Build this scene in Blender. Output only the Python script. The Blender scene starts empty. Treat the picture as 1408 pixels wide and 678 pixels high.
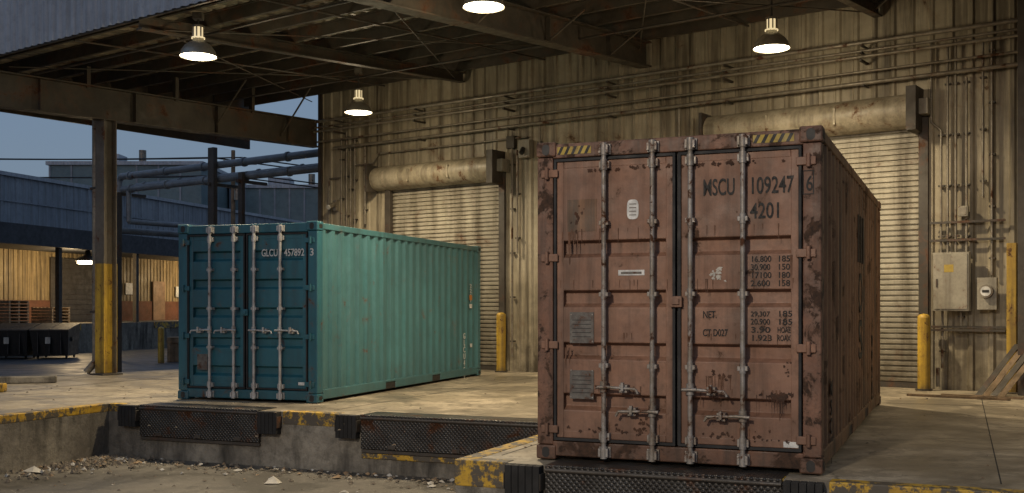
import bpy, math, random, bmesh
from mathutils import Vector, Matrix
random.seed(7)
S=bpy.context.scene
S.view_settings.view_transform='Standard'; S.view_settings.look='None'; S.view_settings.exposure=0

# ---------------- materials ----------------
def M(name, base, c2=None, s=2.0, rust=0, rustc=(.10,.04,.016), rs=2.5, streak=0, streakc=(.035,.024,.014),
      sdir=(7,7,.35), rough=.6, metal=0, bump=.15, bscale=30, grime=.35, zd=None, cracks=0, chip=None, spec=.5, bd=.01):
    m=bpy.data.materials.new(name); m.use_nodes=True; nt=m.node_tree; N=nt.nodes; L=nt.links
    p=N['Principled BSDF']; tc=N.new('ShaderNodeTexCoord'); co=tc.outputs['Object']
    def noise(sc,det=4,ro=.6,vec=co,dist=0):
        n=N.new('ShaderNodeTexNoise'); n.inputs['Scale'].default_value=sc; n.inputs['Detail'].default_value=det
        n.inputs['Roughness'].default_value=ro; n.inputs['Distortion'].default_value=dist; L.new(vec,n.inputs['Vector']); return n.outputs['Fac']
    def mr(v,a,b,c=0,d=1):
        n=N.new('ShaderNodeMapRange'); L.new(v,n.inputs[0]); 
        for i,x in zip((1,2,3,4),(a,b,c,d)): n.inputs[i].default_value=x
        return n.outputs[0]
    def mul(a,b):
        n=N.new('ShaderNodeMath'); n.operation='MULTIPLY'; L.new(a,n.inputs[0])
        if isinstance(b,(int,float)): n.inputs[1].default_value=b
        else: L.new(b,n.inputs[1])
        return n.outputs[0]
    def mix(f,a,b):
        n=N.new('ShaderNodeMix'); n.data_type='RGBA'; L.new(f,n.inputs[0])
        for i,x in ((6,a),(7,b)):
            if isinstance(x,tuple): n.inputs[i].default_value=(*x,1)
            else: L.new(x,n.inputs[i])
        return n.outputs[2]
    if c2 is None: c2=tuple(x*.62 for x in base)
    big=noise(s,5,.65)
    col=mix(mr(big,.38,.62),base,c2)
    if grime:
        g=noise(s*9,4,.75); col=mix(mr(g,.45,.70,0,grime),col,tuple(x*.35 for x in base))
    if streak:
        mp=N.new('ShaderNodeMapping'); mp.inputs['Scale'].default_value=sdir; L.new(co,mp.inputs['Vector'])
        st=noise(1.0,5,.65,mp.outputs[0]); col=mix(mr(st,.46,.66,0,streak),col,streakc)
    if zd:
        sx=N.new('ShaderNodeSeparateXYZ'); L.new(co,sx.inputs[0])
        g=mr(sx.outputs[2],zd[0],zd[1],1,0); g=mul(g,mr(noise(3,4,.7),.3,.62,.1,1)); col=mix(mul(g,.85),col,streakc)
    rg=mr(noise(s*3,3),.3,.7,max(0,rough-.12),min(1,rough+.15))
    if rust:
        rn=noise(rs,7,.72,dist=.4); th=.68-rust*.27
        rf=mr(rn,th,th+.04); rc=mix(mr(noise(22,2,.7),.35,.65),rustc,tuple(x*.4 for x in rustc))
        halo=mr(rn,th-.07,th+.02,0,.45); col=mix(halo,col,tuple(x*1.1 for x in rustc)); col=mix(rf,col,rc)
        rg=mix(rf,rg,(.9,.9,.9))
    if chip:
        cf=mr(noise(5,7,.75),.47,.52); col=mix(cf,col,chip)
    if cracks:
        nz=N.new('ShaderNodeTexNoise'); nz.inputs['Scale'].default_value=1.3; nz.inputs['Detail'].default_value=4; L.new(co,nz.inputs['Vector'])
        va=N.new('ShaderNodeVectorMath'); va.operation='MULTIPLY_ADD'; L.new(nz.outputs['Color'],va.inputs[0]); va.inputs[1].default_value=(1.1,1.1,1.1); L.new(co,va.inputs[2])
        vo=N.new('ShaderNodeTexVoronoi'); vo.feature='DISTANCE_TO_EDGE'; vo.inputs['Scale'].default_value=cracks; L.new(va.outputs[0],vo.inputs['Vector'])
        cf=mr(vo.outputs['Distance'],.0,.006,.85,0); col=mix(cf,col,tuple(x*.2 for x in base))
        stn=mr(noise(.55,6,.7,dist=.6),.44,.58,0,.72); col=mix(stn,col,tuple(x*.25 for x in base))
        stn2=mr(noise(2.2,6,.8),.50,.57,0,.62); col=mix(stn2,col,tuple(x*.30 for x in base))
        rg=mix(stn,rg,(.33,.33,.33))
    L.new(col,p.inputs['Base Color']); L.new(rg,p.inputs['Roughness']); p.inputs['Metallic'].default_value=metal
    p.inputs['Specular IOR Level'].default_value=spec
    if bump:
        bm=N.new('ShaderNodeBump'); bm.inputs['Strength'].default_value=bump; bm.inputs['Distance'].default_value=bd
        L.new(noise(bscale,4,.7),bm.inputs['Height']); L.new(bm.outputs[0],p.inputs['Normal'])
    return m
def EM(name,c,st):
    m=bpy.data.materials.new(name); m.use_nodes=True; p=m.node_tree.nodes['Principled BSDF']
    p.inputs['Base Color'].default_value=(.8,.8,.8,1); p.inputs['Emission Color'].default_value=(*c,1); p.inputs['Emission Strength'].default_value=st; return m

RUSTC=(.072,.034,.016)
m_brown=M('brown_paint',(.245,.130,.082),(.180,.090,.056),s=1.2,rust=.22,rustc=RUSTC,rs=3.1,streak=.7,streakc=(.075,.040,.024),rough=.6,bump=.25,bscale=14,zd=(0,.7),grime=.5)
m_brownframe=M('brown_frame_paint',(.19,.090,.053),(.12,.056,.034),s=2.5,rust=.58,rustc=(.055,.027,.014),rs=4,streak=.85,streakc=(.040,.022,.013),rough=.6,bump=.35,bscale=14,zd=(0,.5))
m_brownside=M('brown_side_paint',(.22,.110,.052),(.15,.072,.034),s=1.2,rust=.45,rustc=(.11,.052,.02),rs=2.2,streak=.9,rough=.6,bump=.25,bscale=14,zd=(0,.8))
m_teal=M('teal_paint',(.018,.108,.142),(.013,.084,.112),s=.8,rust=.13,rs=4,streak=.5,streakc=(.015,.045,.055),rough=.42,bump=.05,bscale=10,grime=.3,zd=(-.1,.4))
m_teal_lit=M('teal_paint_lit_side',(.050,.152,.172),(.040,.120,.138),s=.8,rust=.08,rs=4,streak=.5,streakc=(.03,.072,.08),rough=.45,bump=.05,bscale=10,grime=.25,zd=(-.1,.5))  # teal paint mixed lighter for the side, the lamps' brightness put into its colour
m_gasket=M('rubber_gasket',(.012,.012,.013),rough=.7,bump=.1)
m_rod=M('galvanised_rod',(.30,.28,.26),(.19,.16,.125),s=8,rust=.4,rs=9,rough=.5,metal=.3,bump=.15)
m_rodclean=M('galvanised_rod_clean',(.42,.42,.41),(.30,.29,.28),s=8,rust=.15,rs=9,rough=.45,metal=.3,bump=.1)
m_black=M('black_paint',(.012,.011,.010),rough=.6,bump=0,grime=0)
m_ink=M('stencil_black',(.012,.010,.009),rough=.7,grime=.5,bump=0)
m_white=M('white_print',(.62,.62,.60),rough=.5,bump=0,s=10)
m_orange=M('orange_sticker',(.6,.22,.03),rough=.5,bump=0)
m_plate=M('data_plate',(.13,.122,.11),(.07,.06,.055),s=12,rough=.5,metal=.3,rust=.35,rs=12)
m_hy=M('hazard_yellow',(.42,.30,.05),rough=.6,rust=.3,rs=8)
m_conc=M('dock_concrete',(.40,.34,.25),(.28,.235,.165),s=.6,rough=.60,bump=.35,bscale=18,grime=.55,cracks=.28)
m_concw=M('dock_wall_concrete',(.25,.225,.18),(.12,.105,.085),s=1.1,rough=.85,bump=.8,bscale=9,grime=.75,streak=.9,streakc=(.026,.023,.018),sdir=(3,3,.6),bd=.03)
m_pit=M('yard_ground',(.14,.125,.10),(.08,.07,.056),s=.7,rough=.75,bump=.5,bscale=25,grime=.6,cracks=.22)
m_road=M('asphalt',(.075,.08,.088),(.05,.053,.058),s=.4,rough=.5,bump=.4,bscale=40,grime=.3)
m_yel=M('worn_yellow_paint',(.52,.32,.025),(.38,.22,.02),s=2,rough=.6,bump=.4,bscale=20,grime=.65,chip=(.07,.058,.042))
m_yel2=M('bollard_yellow',(.50,.32,.03),(.38,.235,.025),s=2,rough=.5,bump=.1,streak=.6,rust=.28,rs=6,zd=(-.1,.5))
m_rubber=M('bumper_rubber',(.014,.013,.012),rough=.85,bump=.5,bscale=12)
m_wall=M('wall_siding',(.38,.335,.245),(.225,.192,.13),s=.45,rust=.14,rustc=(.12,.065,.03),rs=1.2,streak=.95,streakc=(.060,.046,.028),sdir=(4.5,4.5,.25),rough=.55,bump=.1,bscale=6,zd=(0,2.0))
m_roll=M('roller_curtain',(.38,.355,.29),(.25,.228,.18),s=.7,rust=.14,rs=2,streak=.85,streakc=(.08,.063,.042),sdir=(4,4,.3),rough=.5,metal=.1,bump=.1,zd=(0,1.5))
m_hood=M('roller_hood',(.36,.32,.24),(.24,.21,.15),s=2,rust=.28,rustc=(.13,.065,.03),rs=3,rough=.5,streak=.5)
m_steel=M('dark_steel',(.055,.046,.036),(.032,.026,.02),s=2,rust=.25,rs=2,rough=.6,bump=.15)
m_steel2=M('canopy_steel',(.062,.051,.037),(.036,.030,.022),s=2,rust=.3,rs=1.5,rough=.55,bump=.15)
m_roof=M('roof_sheet',(.46,.39,.28),(.10,.08,.055),s=.8,rust=.3,rustc=(.14,.07,.03),rs=1.1,rough=.55,streak=.75,sdir=(4,.4,4))
m_fascia=M('fascia_siding',(.40,.43,.47),(.32,.345,.38),s=.6,rough=.5,streak=.5,streakc=(.17,.175,.18),bump=.05)
m_galv=M('galvanised_pipe',(.25,.225,.18),(.15,.13,.10),s=5,rough=.42,metal=.3,rust=.3,rs=3)
m_boxg=M('enclosure_paint',(.27,.25,.20),(.21,.19,.15),s=3,rough=.5,streak=.5,rust=.12,rs=6)
m_colg=M('column_paint',(.13,.11,.085),(.09,.075,.056),s=2,rough=.55,rust=.2)
m_wood=M('weathered_wood',(.22,.15,.09),(.13,.09,.05),s=4,rough=.8,streak=.6,bump=.5)
m_paper=M('paper',(.5,.47,.41),rough=.8)
m_card=M('cardboard',(.30,.20,.11),rough=.8)
m_rubble=M('rubble',(.16,.13,.095),s=9,rough=.9)
m_whs=M('warehouse_siding',(.27,.30,.34),(.20,.23,.27),s=.2,streak=.6,streakc=(.11,.12,.13),rough=.5,bump=0)
m_whl=M('warehouse_lower_siding',(.34,.26,.14),(.23,.17,.085),s=.4,streak=.8,rough=.6,bump=0)
m_brick=M('brick',(.17,.07,.04),(.10,.045,.025),s=1,rough=.85,bump=.4)
m_dkroof=M('dark_canopy',(.04,.042,.05),rough=.6)
m_far=M('distant_wall',(.16,.22,.23),(.12,.17,.18),s=.2,rough=.7,bump=0)
m_door=M('door_paint',(.07,.06,.05),rough=.6)
m_brownlam=M('steel_door',(.26,.16,.09),rough=.6)
m_glass=EM('lamp_lens',(1,.87,.60),14)
m_neck=EM('lamp_diffuser_neck',(1,.78,.42),.75)
m_glow=M('lamp_reflector',(.42,.40,.34),rough=.35,metal=.5,bump=0)
m_whlamp=EM('warehouse_lamp_lens',(1,.8,.5),12)
m_dia=M('diamond_plate',(.07,.066,.06),(.04,.036,.032),s=3,rust=.3,rs=4,rough=.4,metal=.6,bump=.1)
nt=m_dia.node_tree; N=nt.nodes; tc=N.new('ShaderNodeTexCoord'); hs=[]
for sgn in (1,-1):
    mp=N.new('ShaderNodeMapping'); mp.inputs['Rotation'].default_value=(0,math.radians(45*sgn),0); nt.links.new(tc.outputs['Object'],mp.inputs['Vector'])
    w=N.new('ShaderNodeTexWave'); w.inputs['Scale'].default_value=9; nt.links.new(mp.outputs[0],w.inputs['Vector']); hs.append(w.outputs['Fac'])
mm=N.new('ShaderNodeMath'); mm.operation='MULTIPLY'; nt.links.new(hs[0],mm.inputs[0]); nt.links.new(hs[1],mm.inputs[1])
bp=N.new('ShaderNodeBump'); bp.inputs['Strength'].default_value=.9; bp.inputs['Distance'].default_value=.01; nt.links.new(mm.outputs[0],bp.inputs['Height']); nt.links.new(bp.outputs[0],N['Principled BSDF'].inputs['Normal'])

# ---------------- builder ----------------
class B:
    def __init__(s): s.v=[];s.f=[];s.m=[];s.mats=[];s.sm=[]
    def mi(s,m):
        if m not in s.mats: s.mats.append(m)
        return s.mats.index(m)
    def add(s,vs,fs,m,smooth=False):
        o=len(s.v); s.v+=[tuple(x) for x in vs]; k=s.mi(m)
        for f in fs: s.f.append([i+o for i in f]); s.m.append(k); s.sm.append(smooth)
    def box(s,x0,y0,z0,x1,y1,z1,m):
        s.add([(x0,y0,z0),(x1,y0,z0),(x1,y1,z0),(x0,y1,z0),(x0,y0,z1),(x1,y0,z1),(x1,y1,z1),(x0,y1,z1)],
              [(0,3,2,1),(4,5,6,7),(0,1,5,4),(1,2,6,5),(2,3,7,6),(3,0,4,7)],m)
    def hexa(s,vs,m): s.add(vs,[(0,3,2,1),(4,5,6,7),(0,1,5,4),(1,2,6,5),(2,3,7,6),(3,0,4,7)],m)
    def cyl(s,p,q,r,m,n=12,r2=None,smooth=True):
        p=Vector(p);q=Vector(q);d=(q-p).normalized(); r2=r if r2 is None else r2
        u=d.orthogonal().normalized(); w=d.cross(u); vs=[]
        for c,rr in ((p,r),(q,r2)):
            for i in range(n):
                a=2*math.pi*i/n; vs.append(c+(u*math.cos(a)+w*math.sin(a))*rr)
        s.add(vs,[(i,(i+1)%n,n+(i+1)%n,n+i) for i in range(n)],m,smooth)
        s.add(vs[:n],[tuple(reversed(range(n)))],m); s.add(vs[n:],[tuple(range(n))],m)
    def path(s,pts,r,m,n=10):
        for a,b in zip(pts,pts[1:]): s.cyl(a,b,r,m,n)
    def lathe(s,c,prof,m,n=28):
        vs=[];fs=[]
        for r,z in prof:
            for i in range(n):
                a=2*math.pi*i/n; vs.append((c[0]+r*math.cos(a),c[1]+r*math.sin(a),c[2]+z))
        for k in range(len(prof)-1):
            for i in range(n): fs.append((k*n+i,k*n+(i+1)%n,(k+1)*n+(i+1)%n,(k+1)*n+i))
        s.add(vs,fs,m,True)
    def strip(s,pa,pb,m,smooth=False):
        n=len(pa); s.add(list(pa)+list(pb),[(i,i+1,n+i+1,n+i) for i in range(n-1)],m,smooth)
    def prism(s,pts,z0,z1,mt,ms):
        n=len(pts); s.add([(x,y,z1) for x,y in pts],[tuple(range(n))],mt)
        s.add([(x,y,z0) for x,y in pts]+[(x,y,z1) for x,y in pts],[(i,(i+1)%n,n+(i+1)%n,n+i) for i in range(n)],ms)
    def obj(s,name,parent=None,bevel=0):
        me=bpy.data.meshes.new(name); me.from_pydata(s.v,[],s.f)
        for m in s.mats: me.materials.append(m)
        me.polygons.foreach_set('material_index',s.m); me.polygons.foreach_set('use_smooth',s.sm); me.update()
        o=bpy.data.objects.new(name,me); S.collection.objects.link(o)
        if parent: o.parent=parent
        if bevel:
            b=o.modifiers.new('bevel','BEVEL'); b.width=bevel; b.segments=2; b.limit_method='ANGLE'; b.angle_limit=math.radians(50); b.harden_normals=False
        return o
def E(name,loc,yaw=0):
    o=bpy.data.objects.new(name,None); S.collection.objects.link(o); o.location=loc; o.rotation_euler=(0,0,math.radians(yaw)); o.empty_display_size=.3; return o
def text(name,s,parent,loc,rot,w,h,mat,stack=False):
    c=bpy.data.curves.new(name,'FONT'); c.body='\n'.join(s) if stack else s; c.extrude=.0012; c.offset=.012
    if stack: c.space_line=.85; c.align_x='CENTER'
    o=bpy.data.objects.new(name,c); S.collection.objects.link(o); c.materials.append(mat)
    bpy.context.view_layer.update(); d=o.dimensions
    o.parent=parent; o.location=loc; o.rotation_euler=[math.radians(a) for a in rot]; o.scale=(w/max(d.x,1e-3),h/max(d.y,1e-3),1); return o
def trap(a0,a1,per,depth,out_frac=.5,slope=.12,ph=0):
    pts=[];n=int(round((a1-a0)/per)); per=(a1-a0)/n; o=per*out_frac; sl=per*slope
    for i in range(n):
        b=a0+i*per; pts+= [(b,0),(b+o,0),(b+o+sl,depth),(b+per-sl,depth)]
    pts.append((a1,0)); return pts

# ---------------- containers ----------------
def container(loc,yaw,W,L,H,mp,ms,mf,rods,grooves,rodm,handles,mid,hinge=(.04,.34,.65,.95),pw=.15):
    e=E('shipping_container',loc,yaw)
    b=B(); ch=.125
    for x0,x1 in ((0,pw),(W-pw,W)):
        b.box(x0+.004,.004,ch,x1-.004,.16,H-ch,mf); b.box(x0+.004,L-.16,ch,x1-.004,L-.004,H-ch,ms)
    b.box(pw-.01,.012,H-.135,W-pw+.01,.12,H-.012,mf); b.box(pw-.01,.010,.03,W-pw+.01,.12,.155,mf)
    b.box(pw-.01,L-.1,H-.13,W-pw+.01,L-.01,H-.012,ms); b.box(pw-.01,L-.1,.03,W-pw+.01,L-.01,.15,ms)
    for x0,x1 in ((.004,.07),(W-.07,W-.004)):
        b.box(x0,.17,H-.095,x1,L-.17,H-.010,ms)
        segs=[.17,L*.34,L*.34+.36,L*.63,L*.63+.36,L-.17]
        for i in range(0,6,2): b.box(x0,segs[i],.035,x1,segs[i+1],.17,ms)
        for i in (1,3): b.box(x0,segs[i],.135,x1,segs[i+1],.17,ms); b.box(x0+.01,segs[i]-.01,.03,x1-.01,segs[i+1]+.01,.134,m_black)
    b.box(.07,.12,.1,W-.07,L-.08,.16,m_black); b.box(.06,.1,H-.06,W-.06,L-.08,H-.03,ms)
    b.obj('frame',e,.01)
    b=B()
    for x0,x1 in ((-.004,.172),(W-.172,W+.004)):
        for y0,y1 in ((-.006,.17),(L-.17,L+.006)):
            for z0,z1 in ((0,.12),(H-.12,H+.006)):
                b.box(x0,y0,z0,x1,y1,z1,mf if y0<1 else ms)
    b.obj('corner_castings',e,.014)
    b=B()
    for xc in (.085,W-.085):
        for zc in (.06,H-.06):
            b.cyl((xc,-.008,zc-.012),(xc,.02,zc-.012),.034,m_black,14); b.cyl((xc,-.0085,zc+.012),(xc,.02,zc+.012),.034,m_black,14)
    for yc in (.085,L-.085):
        for zc in (.06,H-.06):
            b.cyl((W-.02,yc-.02,zc),(W+.0065,yc-.02,zc),.03,m_black,14); b.cyl((W-.02,yc+.02,zc),(W+.0068,yc+.02,zc),.03,m_black,14)
    b.obj('casting_holes',e)
    x0=pw+.006; x1=W-pw-.006; xm=mid*W; z0=.165; z1=H-.143
    b=B(); g=B()
    for a,c in ((x0,xm-.012),(xm+.012,x1)):
        gw=.022
        for p,q,r,s_ in ((a,z0,a+gw,z1),(c-gw,z0,c,z1),(a+gw,z0,c-gw,z0+gw),(a+gw,z1-gw,c-gw,z1)):
            g.box(p,.000,q,r,.08,s_,m_gasket)
        a+=gw;c-=gw; fw=.06; p0=z0+gw; p1=z1-gw
        b.box(a,.018,p0,a+fw,.09,p1,mp); b.box(c-fw,.018,p0,c,.09,p1,mp)
        b.box(a+fw,.0195,p0,c-fw,.09,p0+.06,mp); b.box(a+fw,.0195,p1-.06,c-fw,.09,p1,mp)
        prof=[(p0+.05,.022)]
        for gz in grooves:
            z=gz*H; prof+=[(z-.08,.022),(z-.045,.082),(z+.045,.082),(z+.065,.022)]
        prof.append((p1-.05,.022))
        b.strip([(a+fw-.02,y,z) for z,y in prof],[(c-fw+.02,y,z) for z,y in prof],mp)
    b.box(xm-.011,.05,z0,xm+.011,.09,z1,m_black)
    b.obj('doors',e,.006); g.obj('door_gaskets',e)
    b=B()
    for hz in hinge:
        z=z0+hz*(z1-z0)
        for xc,sg in ((pw-.03,1),(W-pw+.03,-1)):
            b.box(xc-.075,-.014,z-.035,xc+.075,.003,z+.03,mp); b.cyl((xc-sg*.02,-.022,z-.05),(xc-sg*.02,-.022,z+.05),.017,mp,10)
    b.box(xm-.05,-.03,H*.48,xm+.05,.0,H*.48+.09,mp); b.box(xm-.03,-.045,H*.48+.02,xm+.03,-.03,H*.48+.07,mp)
    b.obj('hinges_and_latch',e,.006)
    b=B()
    for i,s_ in enumerate(rods):
        x=s_*W; b.cyl((x,-.035,.05),(x,-.035,H-.05),.02,rodm,14)
        for zc,sg in ((.085,1),(H-.085,-1)):
            b.box(x-.05,-.012,zc-.045,x+.05,.010,zc+.045,rodm)
            b.box(x-.042,-.062,zc-.035,x-.022,-.012,zc+.035,rodm); b.box(x+.022,-.062,zc-.035,x+.042,-.012,zc+.035,rodm)
            b.cyl((x,-.035,zc-.05),(x,-.035,zc+.05),.03,rodm,12)
            b.cyl((x,-.035,zc+sg*.13-.045),(x,-.035,zc+sg*.13+.045),.029,rodm,12)
            b.box(x-.045,-.03,zc+sg*.13-.03,x+.045,.03,zc+sg*.13+.03,rodm)
        for zf in (.30,.52,.74):
            b.box(x-.04,-.05,H*zf-.018,x+.04,.034,H*zf+.018,rodm); b.cyl((x,-.035,H*zf-.04),(x,-.035,H*zf+.04),.026,rodm,12)
        hz,dr=handles[i]; z=hz*H
        b.cyl((x,-.035,z-.045),(x,-.035,z+.045),.032,rodm,12)
        b.cyl((x,-.062,z),(x+dr*.28,-.066,z-.012),.012,rodm,8); b.cyl((x+dr*.28,-.066,z-.012),(x+dr*.30,-.066,z-.05),.011,rodm,8)
        b.box(x+dr*.17-.035,-.05,z-.045,x+dr*.17+.035,.034,z+.02,rodm); b.box(x+dr*.17-.012,-.085,z-.03,x+dr*.17+.012,-.05,z+.04,rodm)
        b.cyl((x+dr*.06,-.075,z),(x-dr*.06,-.075,z-.004),.014,rodm,8)
    b.obj('locking_rods',e,.003)
    b=B(); n=int(round((L-.32)/.278)); pr=trap(.16,L-.16,(L-.32)/n,.036,.32,.2)
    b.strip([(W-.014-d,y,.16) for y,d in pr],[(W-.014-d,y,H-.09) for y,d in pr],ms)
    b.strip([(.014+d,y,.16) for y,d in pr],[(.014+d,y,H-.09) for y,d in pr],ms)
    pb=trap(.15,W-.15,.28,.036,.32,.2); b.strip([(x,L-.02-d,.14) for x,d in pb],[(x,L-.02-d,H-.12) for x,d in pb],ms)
    b.obj('side_walls',e)
    pr=trap(.12,L-.12,.28,.02,.32,.2); b=B(); b.strip([(.06,y,H-.022-d) for y,d in pr],[(W-.06,y,H-.022-d) for y,d in pr],ms); b.obj('roof',e)
    return e

W,L,H=2.36,6.55,2.69
c1=container((.2115,9.17,.012),-22.7,W,L,H,m_brown,m_brownside,m_brownframe,(.259,.434,.567,.745),(.186,.346,.509,.665),m_rod,((.235,1),(.165,-1),(.235,1),(.16,-1)),.516)
TY=.0165
def f(x,z,y=TY): return (x*W,y,z)
R=(90,0,0)
text('container_number','MSCU',c1,f(.605,2.19),R,.25,.135,m_ink); text('container_number','109247',c1,f(.762,2.19),R,.325,.135,m_ink)
text('check_digit','6',c1,(.948*W,.002,2.195),R,.05,.12,m_ink)
text('type_code','4201',c1,f(.765,1.995),R,.225,.125,m_ink)
b=B(); xx=.938*W; 
for q in ((xx,2.165,xx+.085,2.172),(xx,2.345,xx+.085,2.352),(xx,2.172,xx+.007,2.345),(xx+.078,2.172,xx+.085,2.345)): b.box(q[0],.0005,q[1],q[2],.006,q[3],m_ink)
b.obj('check_digit_box',c1)
for i,(l,r) in enumerate((('16.800','185'),('30.900','150'),('17100','180'),('2.600','158'))):
    text('weight_data',l,c1,f(.767,1.650-i*.064),R,.15,.048,m_ink); text('weight_data',r,c1,f(.855,1.650-i*.064),R,.085,.048,m_ink)
for i,(l,r) in enumerate((('29,307','185'),('20.900','185'),('3.90','HOAE'),('1.923','ROAX'))):
    text('weight_data',l,c1,f(.767,1.22-i*.064),R,.15,.046,m_ink); text('weight_data',r,c1,f(.855,1.22-i*.064),R,.10,.046,m_ink)
text('weight_data','NET.',c1,f(.605,1.205),R,.11,.058,m_ink); text('weight_data','CT D027',c1,f(.605,1.06),R,.20,.058,m_ink)
b=B()
def quadbox(b,xa,za,xb,zb,m,y=TY+.003,t=.004): b.box(xa*W,y-t,za,xb*W,y+.01,zb,m)
quadbox(b,.125,.99,.215,1.25,m_plate,t=.008); quadbox(b,.125,.52,.215,.76,m_plate,t=.008)
for za in (.99,.52):
    for xx in (.13,.21):
        for zz in (.015,.24): b.cyl((xx*W,.010,za+zz),(xx*W,.02,za+zz),.006,m_rod,8)
    for k in range(5): b.box(.135*W,.0108,za+.05+k*.035,.205*W,.012,za+.056+k*.035,m_black)
quadbox(b,.305,1.555,.40,1.60,m_white,t=.002); b.box(.315*W,.0168,1.565,.39*W,.0172,1.585,m_plate)
quadbox(b,.875,.195,.925,.24,m_white,t=.002)
quadbox(b,.115,1.93,.225,2.20,m_brownside,t=.0012)
n=24; ov=[(.358*W+.05*math.copysign(abs(math.cos(t*2*math.pi/n))**.6,math.cos(t*2*math.pi/n)),.0165,2.10+.082*math.copysign(abs(math.sin(t*2*math.pi/n))**.6,math.sin(t*2*math.pi/n))) for t in range(n)]
b.add(ov,[tuple(range(n))],m_white)
for k in range(4): b.box(.358*W-.03,.0155,2.05+k*.03,.358*W+.03,.016,2.058+k*.03,m_plate)
b.obj('plates_and_decals',c1)
b=B()
for xa,xb in ((.078,.205),(.775,.91)):
    b.box(xa*W,.009,H-.105,xb*W,.0115,H-.04,m_hy); n=5; w=(xb-xa)*W/n
    for i in range(n):
        x=xa*W+i*w; b.add([(x,.008,H-.105),(x+w*.45,.008,H-.105),(x+w*.98,.008,H-.04),(x+w*.53,.008,H-.04)],[(0,1,2,3)],m_black)
b.obj('hazard_stripes',c1)
b=B(); random.seed(3)
def flakes(cx0,cz0,sx,sz,cnt,rmin,rmax,m,y0=.0172):
    for k in range(cnt):
        cx=cx0+random.gauss(0,sx); cz=cz0+random.gauss(0,sz); n=15; rr=random.uniform(rmin,rmax)
        pts=[(cx+math.cos(i*2*math.pi/n)*rr*random.uniform(.35,1.4),y0-.00008*k,cz+math.sin(i*2*math.pi/n)*rr*random.uniform(.35,1.4)) for i in range(n)]
        b.add(pts,[tuple(range(n))],m)
def drips(cx0,z0,sx,cnt,lmin,lmax,m,y0=.0168):
    for k in range(cnt):
        x=cx0+random.gauss(0,sx); l=random.uniform(lmin,lmax); w=random.uniform(.002,.006)
        b.add([(x-w,y0-.00005*k,z0),(x+w,y0-.00005*k,z0),(x+w*.3,y0-.00005*k,z0-l),(x-w*.3,y0-.00005*k,z0-l)],[(0,1,2,3)],m)
m_rustp=M('bare_rust',(.065,.028,.014),(.03,.015,.009),s=9,rough=.9,bump=.4)
m_ruststain=M('rust_stain',(.13,.062,.034),(.09,.043,.024),s=9,rough=.8,bump=0)
flakes(.655*W,1.56,.035,.025,14,.008,.022,m_paper)
flakes(.85*W,.60,.05,.010,16,.008,.035,m_rustp); drips(.85*W,.60,.05,14,.05,.2,m_rustp); drips(.66*W,.74,.05,10,.05,.2,m_ruststain); drips(.13*W,1.93,.05,10,.05,.3,m_ruststain)
flakes(.15*W,2.05,.03,.05,12,.006,.022,m_rustp)
flakes(.40*W,.33,.04,.03,12,.006,.02,m_rustp); flakes(.66*W,.74,.05,.02,10,.006,.02,m_rustp); flakes(.89*W,.78,.015,.05,8,.004,.012,m_rustp); flakes(.3*W,2.44,.2,.008,22,.006,.02,m_rustp); flakes(.68*W,2.44,.2,.008,22,.006,.022,m_rustp)
for zz in (1.86,1.43,.99,.55): 
    for xc in (.2,.36,.65,.84): drips(xc*W,zz+.09,.12,5,.03,.14,m_ruststain)
flakes(.3*W,.26,.25,.02,30,.005,.018,m_rustp); flakes(.72*W,.26,.22,.02,30,.005,.018,m_rustp)
for x in (.259,.434,.567,.745): drips(x*W,.33,.02,6,.05,.13,m_ruststain); drips(x*W,2.36,.02,6,.05,.25,m_ruststain)
drips(.9*W,1.70,.02,5,.05,.2,m_ruststain); drips(.12*W,.95,.02,6,.1,.2,m_ruststain)
b.obj('flaked_paint',c1)
RS=(90,0,90)
text('side_code','MSCU1092476',c1,(W-.010,.75,.55),RS,.14,1.7,m_ink,True)
text('side_logo','S',c1,(W-.010,3.3,.75),RS,.5,.42,m_ink); text('side_logo','O',c1,(W-.010,3.3,1.25),RS,.5,.42,m_ink); text('side_logo','III',c1,(W-.010,3.2,1.78),RS,.7,.5,m_ink)
text('side_code','109247',c1,(W-.010,5.2,1.0),RS,.16,1.1,m_ink,True)
W,L,H=2.22,6.4,2.46
c2=container((-4.735,15.2,.008),-18.5,W,L,H,m_teal,m_teal_lit,m_teal,(.245,.42,.565,.75),(.17,.33,.50,.66,.82),m_rodclean,((.40,-1),(.40,-1),(.40,1),(.40,1)),.495)
text('container_number','GLCU',c2,(.605*W,TY,2.0),R,.25,.10,m_white); text('container_number','457892',c2,(.765*W,TY,2.0),R,.31,.10,m_white); text('check_digit','3',c2,(.945*W,.0015,2.0),R,.055,.10,m_white)
b=B(); b.box(.14*W,.012,.42,.215*W,.033,.64,m_plate); b.box(.865*W,.012,.235,.915*W,.03,.275,m_white)
b.box(W-.012,5.82,1.43,W-.008,5.95,1.53,m_orange); b.box(W-.012,5.82,1.28,W-.008,5.95,1.36,m_white); b.box(W-.012,5.85,.55,W-.008,5.95,.62,m_white)
b.obj('plates_and_decals',c2)
text('side_code','GLCU4578923',c2,(W-.0095,5.55,.72),RS,.10,1.35,m_white,True); text('side_code','2261',c2,(W-.0095,5.88,1.66),RS,.09,.34,m_white,True)

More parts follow.
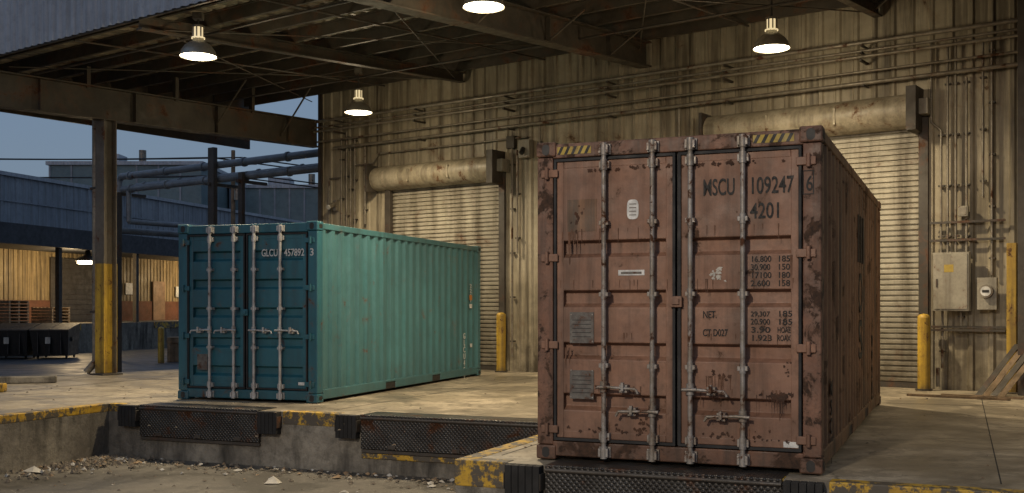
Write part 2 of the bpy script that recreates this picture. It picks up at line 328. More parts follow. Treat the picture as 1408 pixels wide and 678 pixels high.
# ---------------- dock ----------------
A=Vector((-5.45,14.5)); yd=22.7; e1=Vector((math.cos(math.radians(yd)),-math.sin(math.radians(yd)))); e2=Vector((-e1.y,e1.x))
P=lambda x,y: tuple(A+e1*x+e2*y)
poly=[P(0,-14),P(0,0),P(6.64,0),P(6.64,-3),P(45,-3),(55,40),(3.9,37.7),(-4.95,25.55),(-8.35,20.9),(-9.1,18.9),(-14,15.6),(-26,8),(-26,-8)]
b=B(); b.prism(poly,-.75,0,m_conc,m_concw)
dock=b.obj('loading_dock')
bm=bmesh.new(); bm.from_mesh(dock.data); bmesh.ops.recalc_face_normals(bm,faces=bm.faces); bm.to_mesh(dock.data); bm.free()
ground=B(); ground.add([(-900,-300,-.70),(900,-300,-.70),(900,1500,-.70),(-900,1500,-.70)],[(0,1,2,3)],m_pit); ground.obj('ground')
r=B(); r.add([(-120,10,-.696),(-26.2,8,-.696),(-14.1,15.8,-.696),(-9.2,19.1,-.696),(-8.5,21.0,-.696),(-5.1,25.7,-.696),(3.8,38,-.696),(30,120,-.696),(-120,120,-.696)],[tuple(range(9))],m_road); r.obj('asphalt_road')
eD=E('dock_edge_equipment',(A.x,A.y,0),-yd)
b=B()
def yedge(x0,x1,y,z1=-.10):  b.box(x0,y-.006,z1,x1,y+.16,.005,m_yel)
yedge(.0,.24,0); yedge(2.80,3.61,0,-.16); yedge(.565,2.475,0,-.02); yedge(3.94,6.63,0,-.02)
yedge(6.63,7.12,-3,-.22); yedge(7.47,9.39,-3,-.02); yedge(9.72,20,-3,-.1)
b.box(3.94,-.02,-.52,6.63,.0,-.455,m_yel)
b.box(-.16,-14,-.10,.006,-.006,.0052,m_yel); b.box(6.633,-2.84,-.12,6.8,0,.0048,m_yel)
b.obj('yellow_edges',eD,.01)
b=B()
for x0,x1,y in ((.57,2.47,0),(3.95,6.5,0),(7.48,9.38,-3)):
    b.box(x0,y-.05,-.40,x1,y-.007,-.035,m_dia); b.box(x0,y-.06,-.03,x1,y+.35,.012,m_dia); b.box(x0-.0,y-.035,-.45,x1,y-.002,-.41,m_steel)
    b.cyl((x0,y-.055,-.03),(x1,y-.055,-.03),.018,m_steel,8)
    for k in range(3): xx=x0+(x1-x0)*(k+.5)/3; b.box(xx-.05,y-.062,-.39,xx+.05,y-.051,-.34,m_steel)
b.obj('dock_leveler_plates',eD,.005)
b=B()
for x0,x1,y in ((.25,.56,0),(2.48,2.79,0),(3.62,3.93,0),(7.13,7.46,-3),(9.39,9.70,-3)):
    n=5; w=(x1-x0-.02)/n
    for i in range(n): b.box(x0+.01+i*w,y-.11,-.28,x0+.01+(i+1)*w-.004,y-.008,-.0,m_rubber)
    b.box(x0,y-.115,-.2,x0+.009,y-.008,-.06,m_steel); b.box(x1-.009,y-.115,-.2,x1,y-.008,-.06,m_steel)
b.obj('dock_bumpers',eD,.008)
b=B()
for x in (-3,3.3,6.9,10.9,15): b.box(x-.005,(.4 if x<6.6 else -2.6),.0005,x+.005,14,.002,m_rubber)
for y in (4.2,8.5): b.box(-8 if y<5 else -1,y-.005,.0006,22,y+.005,.0022,m_rubber)
b.obj('slab_joints',eD)
b=B(); b.box(-6,-.1,0,1.5,.1,.13,m_yel); o=b.obj('wheel_stop_kerb',None,.02); o.location=(-9.3,16.3,0.002); o.rotation_euler=(0,0,math.radians(10))
b=B(); b.box(-8,-.12,0,0,.12,.12,m_concw); o=b.obj('concrete_kerb',None,.02); o.location=(-7.9,18.6,.002); o.rotation_euler=(0,0,math.radians(18))

# ---------------- building ----------------
W0=(-4.49,25.25,0); WY=-36
bd=E('warehouse_building',W0,WY)
b=B()
def ribs(a0,a1,z0,z1,y=0,per=.3,dep=.035,m=m_wall):
    pr=trap(a0,a1,per,dep,.18,.1)
    b.strip([(x,y-.0+d-.035,z0) for x,d in pr],[(x,y+d-.035,z1) for x,d in pr],m)
ribs(0,2.1,0,6.6); ribs(2.1,5.4,3.95,6.6); ribs(5.4,10.2,0,6.6); ribs(10.2,13.8,4.2,6.6); ribs(13.8,30,0,6.6)
b.obj('front_wall',bd)
b=B(); pr=trap(0,16,.3,.035,.18,.1); b.strip([(d-.0,y,0) for y,d in pr],[(d,y,6.6) for y,d in pr],m_wall)
b.box(.2,.5,6.55,30,16,6.7,m_dkroof); b.box(29.9,.1,0,30,16,6.5,m_wall); b.box(.1,15.9,0,30,16,6.5,m_wall)
b.box(-.05,-.06,0,.07,.06,6.5,m_steel)
b.obj('shell',bd)
def roller(a0,a1,zt,hr,hz,h0,h1,nm):
    b=B(); pts=[]; z=0.0
    while z<zt+.05:
        pts+=[(z,.06),(z+.018,.028),(z+.062,.024),(z+.078,.06)]; z+=.088
    b.strip([(a0,y,z) for z,y in pts],[(a1,y,z) for z,y in pts],m_roll)
    b.box(a0,.02,0.003,a1,.045,.09,m_steel)
    b.obj(nm+'_curtain',bd)
    b=B()
    for x0,x1 in ((a0-.12,a0+.03),(a1-.03,a1+.12)): b.box(x0,-.09,.003,x1,.02,zt+.2,m_steel)
    for x0,x1 in ((a0-.1,a0+.01),(a1-.01,a1+.1)): b.box(x0,.02,.003,x1,.1,zt+.1,m_steel)
    b.box(a0,.06,zt,a1,.12,zt+.1,m_steel)
    b.obj(nm+'_guides',bd,.006)
    b=B(); n=14; pts=[]
    for i in range(n+1):
        t=math.radians(-80+ i*170/n); pts.append((-.02-hr*1.15*math.cos(t),hz+hr*math.sin(t)))
    pts=[(-.04,hz-hr)]+pts+[(-.04,hz+hr*1.02)]
    b.strip([(h0,y,z) for y,z in pts],[(h1,y,z) for y,z in pts],m_hood,True)
    for x in (h0,h1): b.add([(x,y,z) for y,z in pts],[tuple(range(len(pts)))],m_hood)
    b.obj(nm+'_hood',bd)
    b=B(); b.box(h1+.003,-.45,hz-hr-.08,h1+.16,.0,hz+hr+.06,m_steel); b.box(h1+.16,-.3,hz-.1,h1+.3,-.03,hz+.15,m_boxg); b.box(h0-.06,-.4,hz-hr-.03,h0-.003,0,hz+hr+.03,m_steel)
    for x in [h0+(h1-h0)*k/3 for k in (1,2)]: b.box(x-.02,-.02-hr*1.15-.006,hz-hr*.5,x+.02,-.02-hr*.9,hz+hr*.5,m_hood)
    b.obj(nm+'_bracket',bd,.006)
roller(2.22,5.3,3.93,.27,4.18,1.85,5.22,'roller_door'); roller(10.32,13.68,4.15,.28,4.46,10.0,13.55,'roller_door_wide')

pp=E('wall_pipework',W0,WY); b=B()
for z,y,r_ in ((5.62,-.28,.035),(5.48,-.30,.022),(5.38,-.34,.028),(5.16,-.22,.022),(4.98,-.18,.035)):
    b.cyl((.1 if z>5.1 else .6,y,z),(29,y,z),r_,m_galv,10)
for i in range(12):
    x=.8+i*2.4; b.box(x,-.40,5.30,x+.04,-.02,5.335,m_steel); b.box(x,-.39,5.43,x+.04,-.02,5.453,m_steel); b.box(x,-.36,5.555,x+.04,-.02,5.58,m_steel); b.box(x,-.26,4.92,x+.04,-.02,4.94,m_steel)
for x,z0,z1 in ((.75,2.6,5.2),(.92,2.2,5.35),(1.05,2.8,4.98),(1.18,1.2,5.2),(1.5,3.2,4.98),(5.62,.3,4.9),(5.75,2.4,4.5),(6.3,4.3,5.1),(9.4,3,4.98)):
    b.cyl((x,-.09,z0),(x,-.09,z1),.022,m_galv,8)
    zz=z0+.3
    while zz<z1: b.box(x-.05,-.1,zz,x+.05,-.035,zz+.03,m_steel); zz+=.9
b.path([(.75,-.09,4.3),(.35,-.09,4.3),(.35,-.09,2.6)],.02,m_galv); b.path([(1.18,-.09,4.55),(1.75,-.09,4.55),(1.9,-.09,4.75),(6.0,-.09,4.75)],.02,m_galv)
for x,z0,z1 in ((14.0,2.16,4.1),(14.1,2.16,5.4),(14.22,2.16,5.5),(14.38,2.16,4.9),(14.62,3.0,5.4),(14.75,1.8,5.4),(14.02,.35,1.25),(14.3,.9,1.25)):
    b.cyl((x,-.10,z0),(x,-.10,z1),.02,m_galv,8)
    zz=z0+.25
    while zz<z1: b.box(x-.045,-.11,zz,x+.045,-.035,zz+.025,m_steel); zz+=.8
b.path([(14.0,-.1,4.1),(13.85,-.1,4.25),(13.85,-.1,5.5)],.02,m_galv)
for z in (2.62,2.34,.98,.93): b.box(13.84,-.16,z,14.95,-.125,z+.035,m_steel)
b.path([(13.95,-.1,.35),(13.95,-.1,.05)],.03,m_galv)
b.obj('pipes',pp)
ee=E('electrical_cabinet',W0,WY); b=B(); b.box(13.93,-.30,1.25,14.46,-.165,2.16,m_boxg); b.box(13.95,-.315,1.28,14.44,-.302,2.13,m_boxg); b.box(13.98,-.33,1.62,14.0,-.315,1.75,m_steel)
b.box(14.1,-.3175,1.85,14.24,-.3155,1.97,m_hy); b.obj('cabinet',ee,.008)
em=E('electric_meter',W0,WY); b=B(); b.box(14.57,-.26,1.27,14.85,-.165,1.76,m_boxg); b.cyl((14.71,-.26,1.55),(14.71,-.33,1.55),.10,m_galv,20); b.cyl((14.71,-.33,1.55),(14.71,-.34,1.55),.075,m_white,20); b.box(14.66,-.345,1.53,14.76,-.341,1.57,m_black); b.obj('meter',em,.006)
jb=E('junction_box',W0,WY); b=B(); b.box(5.85,-.2,4.32,6.12,-.04,4.68,m_boxg); b.cyl((5.98,-.2,4.5),(5.98,-.28,4.4),.05,m_black,12); b.box(5.5,-.14,4.55,5.7,-.04,4.8,m_steel); b.obj('box',jb,.006)
jb=E('junction_box',W0,WY); b=B(); b.box(14.28,-.2,2.72,14.42,-.12,2.88,m_boxg);b.box(14.3,-.207,2.74,14.4,-.201,2.86,m_galv); b.obj('box',jb,.006)
wl=E('wall_lantern',W0,WY); b=B(); b.box(.5,-.12,3.55,.62,-.04,3.8,m_galv); b.cyl((.56,-.1,3.7),(.56,-.3,3.62),.06,m_galv,14); b.cyl((.56,-.3,3.62),(.56,-.33,3.6),.055,m_white,14); b.obj('body',wl,.004)
for x,y,h in ((-.22,21.62,1.2),(6.46,16.82,1.2)):
    e=E('bollard',(x,y,0)); b=B(); b.cyl((0,0,.002),(0,0,h-.06),.095,m_yel2,20); b.lathe((0,0,h-.06),[(.095,0),(.088,.03),(.06,.055),(.001,.065)],m_yel2,20); b.cyl((0,0,.003),(0,0,.03),.13,m_steel,20); b.obj('post',e)
e=E('guard_post',W0,WY); b=B(); b.box(14.98,-.22,.003,15.12,-.08,2.28,m_yel2); b.box(14.93,-.27,.003,15.17,-.04,.02,m_steel); b.obj('post',e,.01)
e=E('steel_column',W0,WY); b=B(); b.box(15.2,-.55,.003,15.55,-.53,6.2,m_steel); b.box(15.2,-.22,.003,15.55,-.20,6.2,m_steel); b.box(15.36,-.53,.003,15.38,-.22,6.2,m_steel); b.obj('h_section',e,.003)
e=E('timber_offcuts',W0,WY); b=B()
for k in range(4):
    x=14.7+k*.12; y=-1.0-.1*k
    b.hexa([(x,y,.003),(x+.09,y,.003),(x+.09,y+.03,.003),(x,y+.03,.003),(x+.4+.05*k,y+.75,.75+.06*k),(x+.49+.05*k,y+.75,.75+.06*k),(x+.49+.05*k,y+.78,.75+.06*k),(x+.4+.05*k,y+.78,.75+.06*k)],m_wood if k%2 else m_steel)
b.box(13.9,-1.62,.003,15.3,-1.55,.035,m_wood); b.box(14.3,-1.3,.003,15.4,-1.2,.03,m_wood)
b.obj('boards',e)

# ---------------- canopy ----------------
cn=E('dock_canopy',W0,WY); SL=.067; rz=lambda n:6.5-SL*n; D=7.95
b=B(); pr=trap(-2.5,32,.3,.03,.3,.15); b.strip([(x,.0,rz(0)+d) for x,d in pr],[(x,-D,rz(D)+d) for x,d in pr],m_roof); b.strip([(x,.0,rz(0)+d+.06) for x,d in pr],[(x,-D,rz(D)+d+.06) for x,d in pr],m_roof); b.obj('roof_sheets',cn)
b=B()
for i in range(9):
    n=.25+i*.92; z=rz(n)-.004
    b.box(-2.45,-n-.035,z-.02,32,-n+.035,z,m_steel2); b.box(-2.45,-n-.004,z-.2,32,-n+.004,z-.02,m_steel2); b.box(-2.45,-n-.004,z-.215,32,-n+.05,z-.2,m_steel2)
b.obj('purlins',cn)
b=B()
def ibeam(x,zb,zt,w=.1,n0=0.05,n1=D-.02,s=SL,m=m_steel2,tf=.025):
    def bx(xa,xb,da,db):
        b.hexa([(xa,-n1,da-s*n1),(xb,-n1,da-s*n1),(xb,-n0,da-s*n0),(xa,-n0,da-s*n0),(xa,-n1,db-s*n1),(xb,-n1,db-s*n1),(xb,-n0,db-s*n0),(xa,-n0,db-s*n0)],m)
    bx(x-w,x+w,zb,zb+tf); bx(x-w,x+w,zt-tf,zt); bx(x-.008,x+.008,zb+tf,zt-tf)
ibeam(-.1,5.07,5.70,.13,s=.027)
for x in (8.69,17.4,26): ibeam(x,5.80,6.27,.12)
for x in (4.3,13.0,21.7): ibeam(x,6.06,6.27,.07)
for x in (8.69,17.4):
    for n in (1.5,3.4,5.3,7.2):
        for sg in (-1,1): b.cyl((x+sg*.05,-n,5.83-SL*n),(x+sg*.75,-n,6.12-SL*n+.12),.018,m_steel2,6)
        b.box(x-.1,-n-.006,5.83-SL*n,x+.1,-n+.006,6.24-SL*n,m_steel2)
for n in (1,3,5,7): b.box(-.2,-n-.006,5.1-.027*n,0,-n+.006,5.67-.027*n,m_steel2)
for n in (1.2,3.0): b.cyl((-.05,-n,5.2),(.9,-n,6.25-SL*n),.02,m_steel2,6)
for x in (-.1,):
    for n in (2,4,6): b.box(x-.05,-n-.04,5.65-.027*n,x+.05,-n+.04,6.3-SL*n,m_steel2)
for x0,x1 in ((0,4.3),(4.3,8.69),(8.69,13),(13,17.4)):
    b.cyl((x0,-.3,6.1),(x1,-7.6,6.1-SL*7.3),.012,m_steel2,6); b.cyl((x1,-.3,6.08),(x0,-7.6,6.08-SL*7.3),.012,m_steel2,6)
for x in (2.2,6.5,10.8,15.1): b.cyl((x,-.2,6.22),(x,-7.7,6.22-SL*7.5),.02,m_steel,6)
for n in (2.4,7.1): b.cyl((-2,-n,6.02-SL*n),(30,-n,6.02-SL*n),.018,m_steel,6)
b.obj('beams_and_bracing',cn)
b=B(); pr=trap(-2.6,32,.2,.03,.3,.15); b.strip([(x,-D-.06+d,5.68) for x,d in pr],[(x,-D-.06+d,7.3) for x,d in pr],m_fascia); b.box(-2.6,-D-.02,5.66,32,-D+.02,5.80,m_steel2); b.box(-2.6,-D-.02,5.80,32,-D,7.3,m_steel2)
b.box(-2.6,-D,5.25,-2.52,0,7.0,m_steel2); b.obj('fascia',cn)
e=E('canopy_column',W0,WY); n=5.6; b=B(); x=-.1
b.box(x-.14,-n-.14,.003,x+.14,-n-.12,4.93,m_colg); b.box(x-.14,-n+.12,.003,x+.14,-n+.14,4.93,m_colg); b.box(x-.01,-n-.12,.003,x+.01,-n+.12,4.93,m_colg)
b.box(x-.22,-n-.22,.003,x+.22,-n+.22,.03,m_steel)
b.obj('h_section',e,.004)
b=B(); b.box(x-.146,-n-.146,.04,x+.146,-n-.1405,2.15,m_yel2); b.box(x-.146,-n+.1405,.04,x+.146,-n+.146,2.15,m_yel2); b.box(x-.0155,-n-.1195,.04,x+.0155,-n+.1195,2.15,m_yel2)
for sg in (-1,1): b.box(min(x+sg*.1405,x+sg*.146),-n-.1404,.04,max(x+sg*.1405,x+sg*.146),-n-.1195,2.15,m_yel2)
b.obj('yellow_guard_paint',e)
b=B(); X=x-.27; b.path([(X,-n-.05,5.0),(X,-n-.05,.25),(X-.15,-n-.15,.05)],.07,m_galv,14); b.box(X-.08,-n-.13,1.2,X+.16,-n-.1,1.24,m_steel); b.box(X-.08,-n-.13,3.6,X+.16,-n-.1,3.64,m_steel); b.obj('downpipe',e)
e=E('canopy_column',W0,WY); b=B(); x=20.5
b.box(x-.14,-n-.14,.003,x+.14,-n-.12,5.8,m_colg); b.box(x-.14,-n+.12,.003,x+.14,-n+.14,5.8,m_colg); b.box(x-.01,-n-.12,.003,x+.01,-n+.12,5.8,m_colg); b.obj('h_section',e,.004)

# ---------------- pendant lamps ----------------
WARM=(1,.81,.53)
def lamp(x,y,z,top,power):
    e=E('pendant_lamp',(x,y,z)); b=B()
    b.lathe((0,0,0),[(.275,0),(.272,.02),(.25,.09),(.20,.16),(.13,.215),(.085,.24),(.085,.27)],m_glow)
    b.lathe((0,0,0),[(.268,0.003),(.262,.02),(.24,.088),(.19,.153),(.12,.20),(.001,.205)],m_glow)
    b.lathe((0,0,.27),[(.10,0),(.10,.02),(.075,.03),(.075,.17),(.055,.19),(.001,.195)],m_neck)
    for k in range(8):
        a=k*math.pi/4; b.box(math.cos(a)*.078-.009,math.sin(a)*.078-.009,.29,math.cos(a)*.078+.009,math.sin(a)*.078+.009,.44,m_galv)
    b.cyl((0,0,.44),(0,0,.47),.09,m_galv,14); b.cyl((0,0,.46),(0,0,top-z),.015,m_steel,8); b.box(-.07,-.07,top-z-.1,.07,.07,top-z,m_galv); b.obj('housing',e)
    b=B(); b.lathe((0,0,0),[(.262,.012),(.2,-.012),(.1,-.03),(.001,-.035)],m_glass); b.obj('lens',e)
    l=bpy.data.lights.new('bulb','SPOT'); l.energy=power; l.color=WARM; l.shadow_soft_size=.12; l.spot_size=math.radians(162); l.spot_blend=.9; o=bpy.data.objects.new('bulb',l); S.collection.objects.link(o); o.parent=e; o.location=(0,0,-.17)
    l=bpy.data.lights.new('spill','POINT'); l.energy=power*.06; l.color=WARM; l.shadow_soft_size=.2; o=bpy.data.objects.new('spill',l); S.collection.objects.link(o); o.parent=e; o.location=(0,0,-.25)
lamp(-4.74,16.2,5.09,5.75,1000); lamp(-3.05,21.3,5.17,6.05,1000); lamp(-.37,14.0,5.22,5.85,1200); lamp(3.92,16.2,5.21,6.1,1150); lamp(9.5,11.5,5.2,6.0,650)

e=E('added_fill_light',(-5.5,-4,-.7)); b=B(); b.cyl((0,0,0),(0,0,8),.1,m_galv,14,.07); b.box(-.6,-.04,7.9,.6,.04,7.98,m_galv)  # unseen floodlight pole, added behind the camera to light the container fronts
for x in (-.45,.45): b.box(x-.2,-.02,7.55,x+.2,.2,7.88,m_steel); b.box(x-.17,.2,7.58,x+.17,.21,7.85,m_glass)
b.obj('added_pole',e)
l=bpy.data.lights.new('added_fill_spot','SPOT'); l.energy=4600; l.color=(1,.85,.66); l.spot_size=math.radians(56); l.spot_blend=.9; l.shadow_soft_size=.35  # added fill spot, brightens the front faces the pendant lamps miss
o=bpy.data.objects.new('added_fill_spot',l); S.collection.objects.link(o); o.parent=e; o.location=(0,.5,7.7); o.rotation_euler=(Vector((6.6,13.2,-7.4)).to_track_quat('-Z','Y')).to_euler()

# ---------------- warehouse across the yard ----------------
wh=E('warehouse_building',(-22.9,48,-.7),74.2); b=B(); zo=.7
pr=trap(-30,50,.5,.04,.25,.1); b.strip([(x,d,4.0+zo) for x,d in pr],[(x,d,7.3+zo) for x,d in pr],m_whs)
for i in range(14): b.box(-30+i*6,-.03,4.8+zo,-29.85+i*6,.0,7.3+zo,m_whs)
b.box(-30,-.12,7.25+zo,50,.3,7.42+zo,m_fascia); b.box(-30,-.06,6.1+zo,50,-.01,6.16+zo,m_whs)
b.box(-30,.3,6.9+zo,50,22,7.3+zo,m_dkroof); b.box(-30,21,0,50,22,7+zo,m_whs); b.obj('upper_wall',wh)
b=B(); pr=trap(-30,50,.3,.04,.25,.1); b.strip([(x,.02+d,1.6+zo) for x,d in pr],[(x,.02+d,4.2+zo) for x,d in pr],m_whl); b.box(-30,-.02,.6+zo,50,.2,1.65+zo,m_brick); b.obj('lower_wall',wh)
b=B(); b.box(-30,-3.6,3.95+zo,50,-.05,4.15+zo,m_dkroof); b.box(-30,-3.7,3.9+zo,50,-3.6,4.75+zo,m_dkroof)
for i in range(14): b.box(-28+i*5.5,-3.5,.6+zo,-27.8+i*5.5,-3.3,3.95+zo,m_steel)
b.obj('canopy',wh)
b=B(); b.box(-30,-3.8,0.003,50,-.03,.6+zo,m_concw)
for i in range(9): b.box(-26+i*8,-3.85,.3+zo,-23.5+i*8,-3.81,.58+zo,m_yel)
b.obj('platform',wh)
b=B()
for x in (3.2,16,28,-8): 
    b.box(x,-.08,.62+zo,x+3.2,-.03,3.7+zo,m_door)
    for k in range(12): b.box(x,-.1,.7+zo+k*.25,x+3.2,-.08,.72+zo+k*.25,m_steel)
b.box(11.4,-.09,.62+zo,12.5,-.03,2.75+zo,m_brownlam); b.box(9.0,-.06,2.0+zo,9.9,-.03,2.6+zo,m_white); b.box(13.6,-.07,1.9+zo,14.5,-.03,2.5+zo,m_white)
b.obj('doors',wh)
b=B()
for x,pw_ in ((1.8,330),(13.5,330),(24,250)):
    b.lathe((x,-3.2,3.42+zo),[(.55,0),(.45,.14),(.15,.26),(.1,.5)],m_steel,16); b.cyl((x,-3.2,3.30+zo),(x,-3.2,3.43+zo),.45,m_whlamp,16)
    l=bpy.data.lights.new('canopy_bulb','POINT'); l.energy=pw_; l.color=(1,.72,.38); l.shadow_soft_size=.3; o=bpy.data.objects.new('canopy_bulb',l); S.collection.objects.link(o); o.parent=wh; o.location=(x,-2.6,2.9+zo)
b.obj('canopy_lamps',wh)
b=B(); b.cyl((2,4,7.3+zo),(2,4,8.0+zo),.35,m_fascia,14); b.cyl((2,4,8.0+zo),(2,4,8.2+zo),.55,m_fascia,14); b.cyl((2,4,8.2+zo),(2,4,8.35+zo),.3,m_fascia,14); b.obj('roof_vent',wh)
for xa,xb,ya,zt in ((-38,-25.5,88,13.0),(-25.3,-16,96,12.0)):
    e=E('distant_building',(0,0,0)); b=B(); b.box(xa,ya,-.69,xb,ya+14,zt,m_far); b.box(xa-.2,ya-.2,zt,xb+.2,ya+14.2,zt+.3,m_fascia)
    for i in range(7): b.box(xa+i*(xb-xa)/7,ya-.06,1,xa+i*(xb-xa)/7+.15,ya,zt,m_whs)
    b.box(xa+3,ya+2,zt+.3,xa+5,ya+4,zt+1.2,m_fascia); b.cyl((xa+7,ya+2,zt+.3),(xa+7,ya+2,zt+1.5),.3,m_galv,10); b.obj('body',e)

pk=E('pipe_rack',(-4.84,27,0),WY); b=B()
m_rackp=M('rack_pipe',(.17,.20,.23),(.12,.14,.16),s=3,rough=.4,rust=.15)
for z,y,r_ in ((5.20,0,.10),(4.82,.05,.10),(4.98,.5,.06)):
    b.cyl((1.9,y,z),(-8.4,y,z),r_,m_rackp,14)
    for i in range(6): b.cyl((-8+i*1.7,y,z),(-7.93+i*1.7,y,z),r_+.03,m_rackp,14)
b.path([(-8.4,0,5.20),(-8.5,0,5.1),(-8.5,0,3.6),(-8.5,22,3.6)],.10,m_rackp,14); b.path([(-8.1,.05,4.82),(-8.1,.05,3.85),(-8.1,22,3.85)],.08,m_rackp,14)
b.box(-4.07,-.25,-.69,-3.83,-.12,5.65,m_steel); b.box(-2.88,-.2,-.69,-2.72,-.1,4.9,m_steel); b.box(-8.3,-.3,-.69,-8.15,-.15,4.7,m_steel)
for x in (-4.0,-2.8,-8.22): b.box(x-.05,-.3,4.62,x+.05,.7,4.70,m_steel)
for y in (8,16,21.5): b.box(-8.4,y,-.69,-8.25,y+.15,3.5,m_steel); b.box(-8.7,y,3.42,-7.95,y+.15,3.5,m_steel)
b.obj('pipes_and_posts',pk)
up=E('utility_pole',(-15.6,60,-.7)); b=B(); b.cyl((0,0,0),(0,0,10.8),.16,m_wood,10,.11); b.box(-1.3,-.08,10.0,1.3,.08,10.18,m_wood); b.box(-.9,-.08,9.2,.9,.08,9.35,m_wood)
for x in (-1.2,-.5,.5,1.2): b.cyl((x,0,10.18),(x,0,10.4),.05,m_boxg,8)
b.cyl((.3,-.2,8.0),(.3,-.2,8.8),.2,m_galv,12)
for x,z in ((-1.2,10.4),(.5,10.4),(1.2,9.4),(-.5,9.4)):
    pts=[]; 
    for i in range(21):
        t=i/20; pts.append((x-60*t,-8*t,z+2.6*t-4*1.3*t*(1-t)))
    b.path(pts,.04,m_black,5)
    b.path([(x+40*t/8,12*t/8,z-1.2*4*(t/8)*(1-t/8)) for t in range(9)],.04,m_black,5)
b.obj('pole_and_wires',up)
for dx,dy in ((-19.45,42),(-17.95,42.2)):
    e=E('dumpster',(dx,dy,-.69),8); e.scale=(.53,1,1); b=B()
    b.hexa([(-1.2,-.7,.12),(1.2,-.7,.12),(1.2,.8,.12),(-1.2,.8,.12),(-1.35,-.95,1.1),(1.35,-.95,1.1),(1.35,.8,1.3),(-1.35,.8,1.3)],m_black)
    b.hexa([(-1.37,-.99,1.1),(-.02,-.99,1.1),(-.02,.8,1.31),(-1.37,.8,1.31),(-1.37,-.99,1.15),(-.02,-.99,1.15),(-.02,.8,1.38),(-1.37,.8,1.38)],m_steel)
    b.hexa([(.02,-.99,1.1),(1.37,-.99,1.1),(1.37,.8,1.31),(.02,.8,1.31),(.02,-.99,1.15),(1.37,-.99,1.15),(1.37,.8,1.38),(.02,.8,1.38)],m_steel)
    for x in (-1.42,1.34): b.box(x,-.5,.7,x+.08,.4,.85,m_steel)
    for x in (-.8,0,.8): b.box(x-.04,-.93,.2,x+.04,-.78,1.05,m_black)
    for x in (-1,1):
        for y in (-.5,.6): b.cyl((x-.04,y,.09),(x+.04,y,.09),.09,m_rubber,12)
    b.box(-.25,-.99,.6,.1,-.93,.85,m_paper); b.obj('bin',e,.01)
m_woodl=M('pallet_wood',(.36,.27,.17),(.22,.16,.10),s=4,rough=.8)
for px,py,pz,nk in ((-21.6,46.0,.61,7),(-20.9,48.6,.61,5)):
    e=E('pallet_stack',(px,py,pz),74); b=B()
    for k in range(nk):
        z=.0+k*.145
        for y in (-.5,-.3,-.1,.1,.3,.5): b.box(-.6-.03*(k%2),y-.06,z+.10,.6,y+.06,z+.125,m_woodl)
        for x in (-.6,-.05,.5): b.box(x,-.55,z,x+.1,.55,z+.10,m_woodl)
    b.obj('pallets',e)
for x,y,zb in ((-12.6,38.5,-.7),(-11.2,37.5,-.7),(-15.2,41,-.7)):
    e=E('bollard',(x,y,zb)); b=B(); b.cyl((0,0,0),(0,0,1.25),.11,m_yel2,14); b.lathe((0,0,1.25),[(.11,0),(.07,.05),(.001,.07)],m_yel2,14); b.obj('post',e)
e=E('storage_crate',(-12.1,39.8,-.69),10); b=B(); b.box(-.6,-.5,0,.6,.5,.9,m_wood)
for x in (-.58,-.05,.5): b.box(x,-.53,.02,x+.1,-.5,.88,m_wood)
b.box(-.62,-.54,.7,.62,-.53,.82,m_wood); b.obj('crate',e,.01)

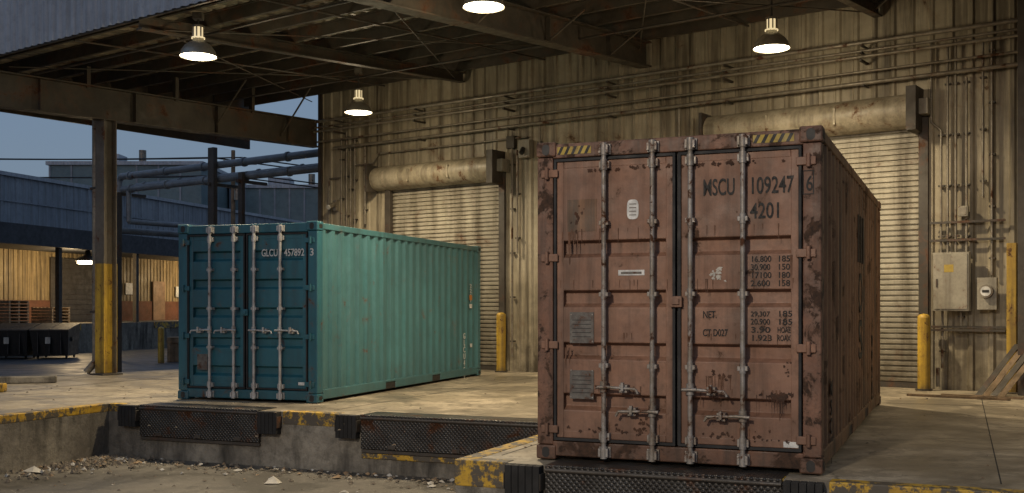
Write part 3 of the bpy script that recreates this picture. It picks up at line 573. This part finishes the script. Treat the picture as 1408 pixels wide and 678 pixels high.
random.seed(11); b=B()
def bit(x,y,z,s,m,flat=.25):
    n=6; a0=random.random()*6; vs=[]
    for i in range(n): a=a0+i*2*math.pi/n; rr=s*random.uniform(.5,1.2); vs.append((x+math.cos(a)*rr,y+math.sin(a)*rr*.7,z+.002+random.random()*s*flat))
    vs.append((x,y,z+s*flat*1.6)); b.add(vs,[(i,(i+1)%n,n) for i in range(n)],m)
for i in range(380):
    x=random.uniform(.05,6.4); y=-abs(random.gauss(0,.28))-.1; p=P(x,y); bit(p[0],p[1],-.70,random.uniform(.01,.045),random.choice([m_rubble]*7+[m_paper,m_card]),.6)
for i in range(420):
    p=P(abs(random.gauss(.1,.4))+.05,-abs(random.gauss(.1,.9))-.08); bit(p[0],p[1],-.70,random.uniform(.012,.055),random.choice([m_rubble]*8+[m_paper,m_card]),.7)
for i in range(260):
    p=P(random.uniform(.2,6.4),random.uniform(-4,-.3)); bit(p[0],p[1],-.70,random.uniform(.008,.028),random.choice([m_rubble]*6+[m_paper,m_card]),.5)
for x,y,s_ in ((.30,-1.55,.16),(3.4,-1.05,.15),(.9,-.45,.08),(3.9,-.5,.07),(5.2,-.6,.06),(1.6,-.8,.06),(2.5,-.5,.07),(4.5,-1.3,.06),(.5,-.3,.09),(5.8,-.9,.07)): p=P(x,y); bit(p[0],p[1],-.70,s_,random.choice((m_paper,m_paper,m_card)),.35)
b.obj('litter')
b=B()
for i in range(160):
    p=P(random.uniform(.5,16),random.uniform(-2.5,8)); bit(p[0],p[1],0,random.uniform(.006,.022),random.choice([m_rubble,m_rubble,m_wood]),.5)
for i in range(60):
    p=P(random.uniform(-4,0),random.uniform(-4,3)); bit(p[0],p[1],0,random.uniform(.01,.03),random.choice([m_rubble,m_rubble,m_wood]),.5)
b.obj('dock_debris')

# ---------------- sky, sun, camera ----------------
w=bpy.data.worlds.new("World"); S.world=w; w.use_nodes=True; nt=w.node_tree; N=nt.nodes; bg=N['Background']
sk=N.new('ShaderNodeTexSky'); sk.sky_type='NISHITA'; sk.sun_disc=False; sk.sun_elevation=math.radians(3); sk.sun_rotation=math.radians(200); sk.ozone_density=2; sk.dust_density=1
mx=N.new('ShaderNodeMix'); mx.data_type='RGBA'; mx.inputs[0].default_value=.65; mx.inputs[7].default_value=(1.65,2.25,3.45,1)
nt.links.new(sk.outputs[0],mx.inputs[6]); nt.links.new(mx.outputs[2],bg.inputs['Color']); bg.inputs['Strength'].default_value=.12
l=bpy.data.lights.new('sun','SUN'); l.energy=.12; l.angle=math.radians(15); l.color=(.8,.88,1); o=bpy.data.objects.new('sun',l); S.collection.objects.link(o)
o.rotation_euler=(math.radians(70),0,math.radians(-20))
cam=bpy.data.cameras.new('camera'); cam.lens=37.7; cam.sensor_width=36; cam.shift_y=.0597; cam.clip_end=3000
o=bpy.data.objects.new('camera',cam); S.collection.objects.link(o); o.location=(0,0,1.3); o.rotation_euler=(math.radians(90),0,0); S.camera=o
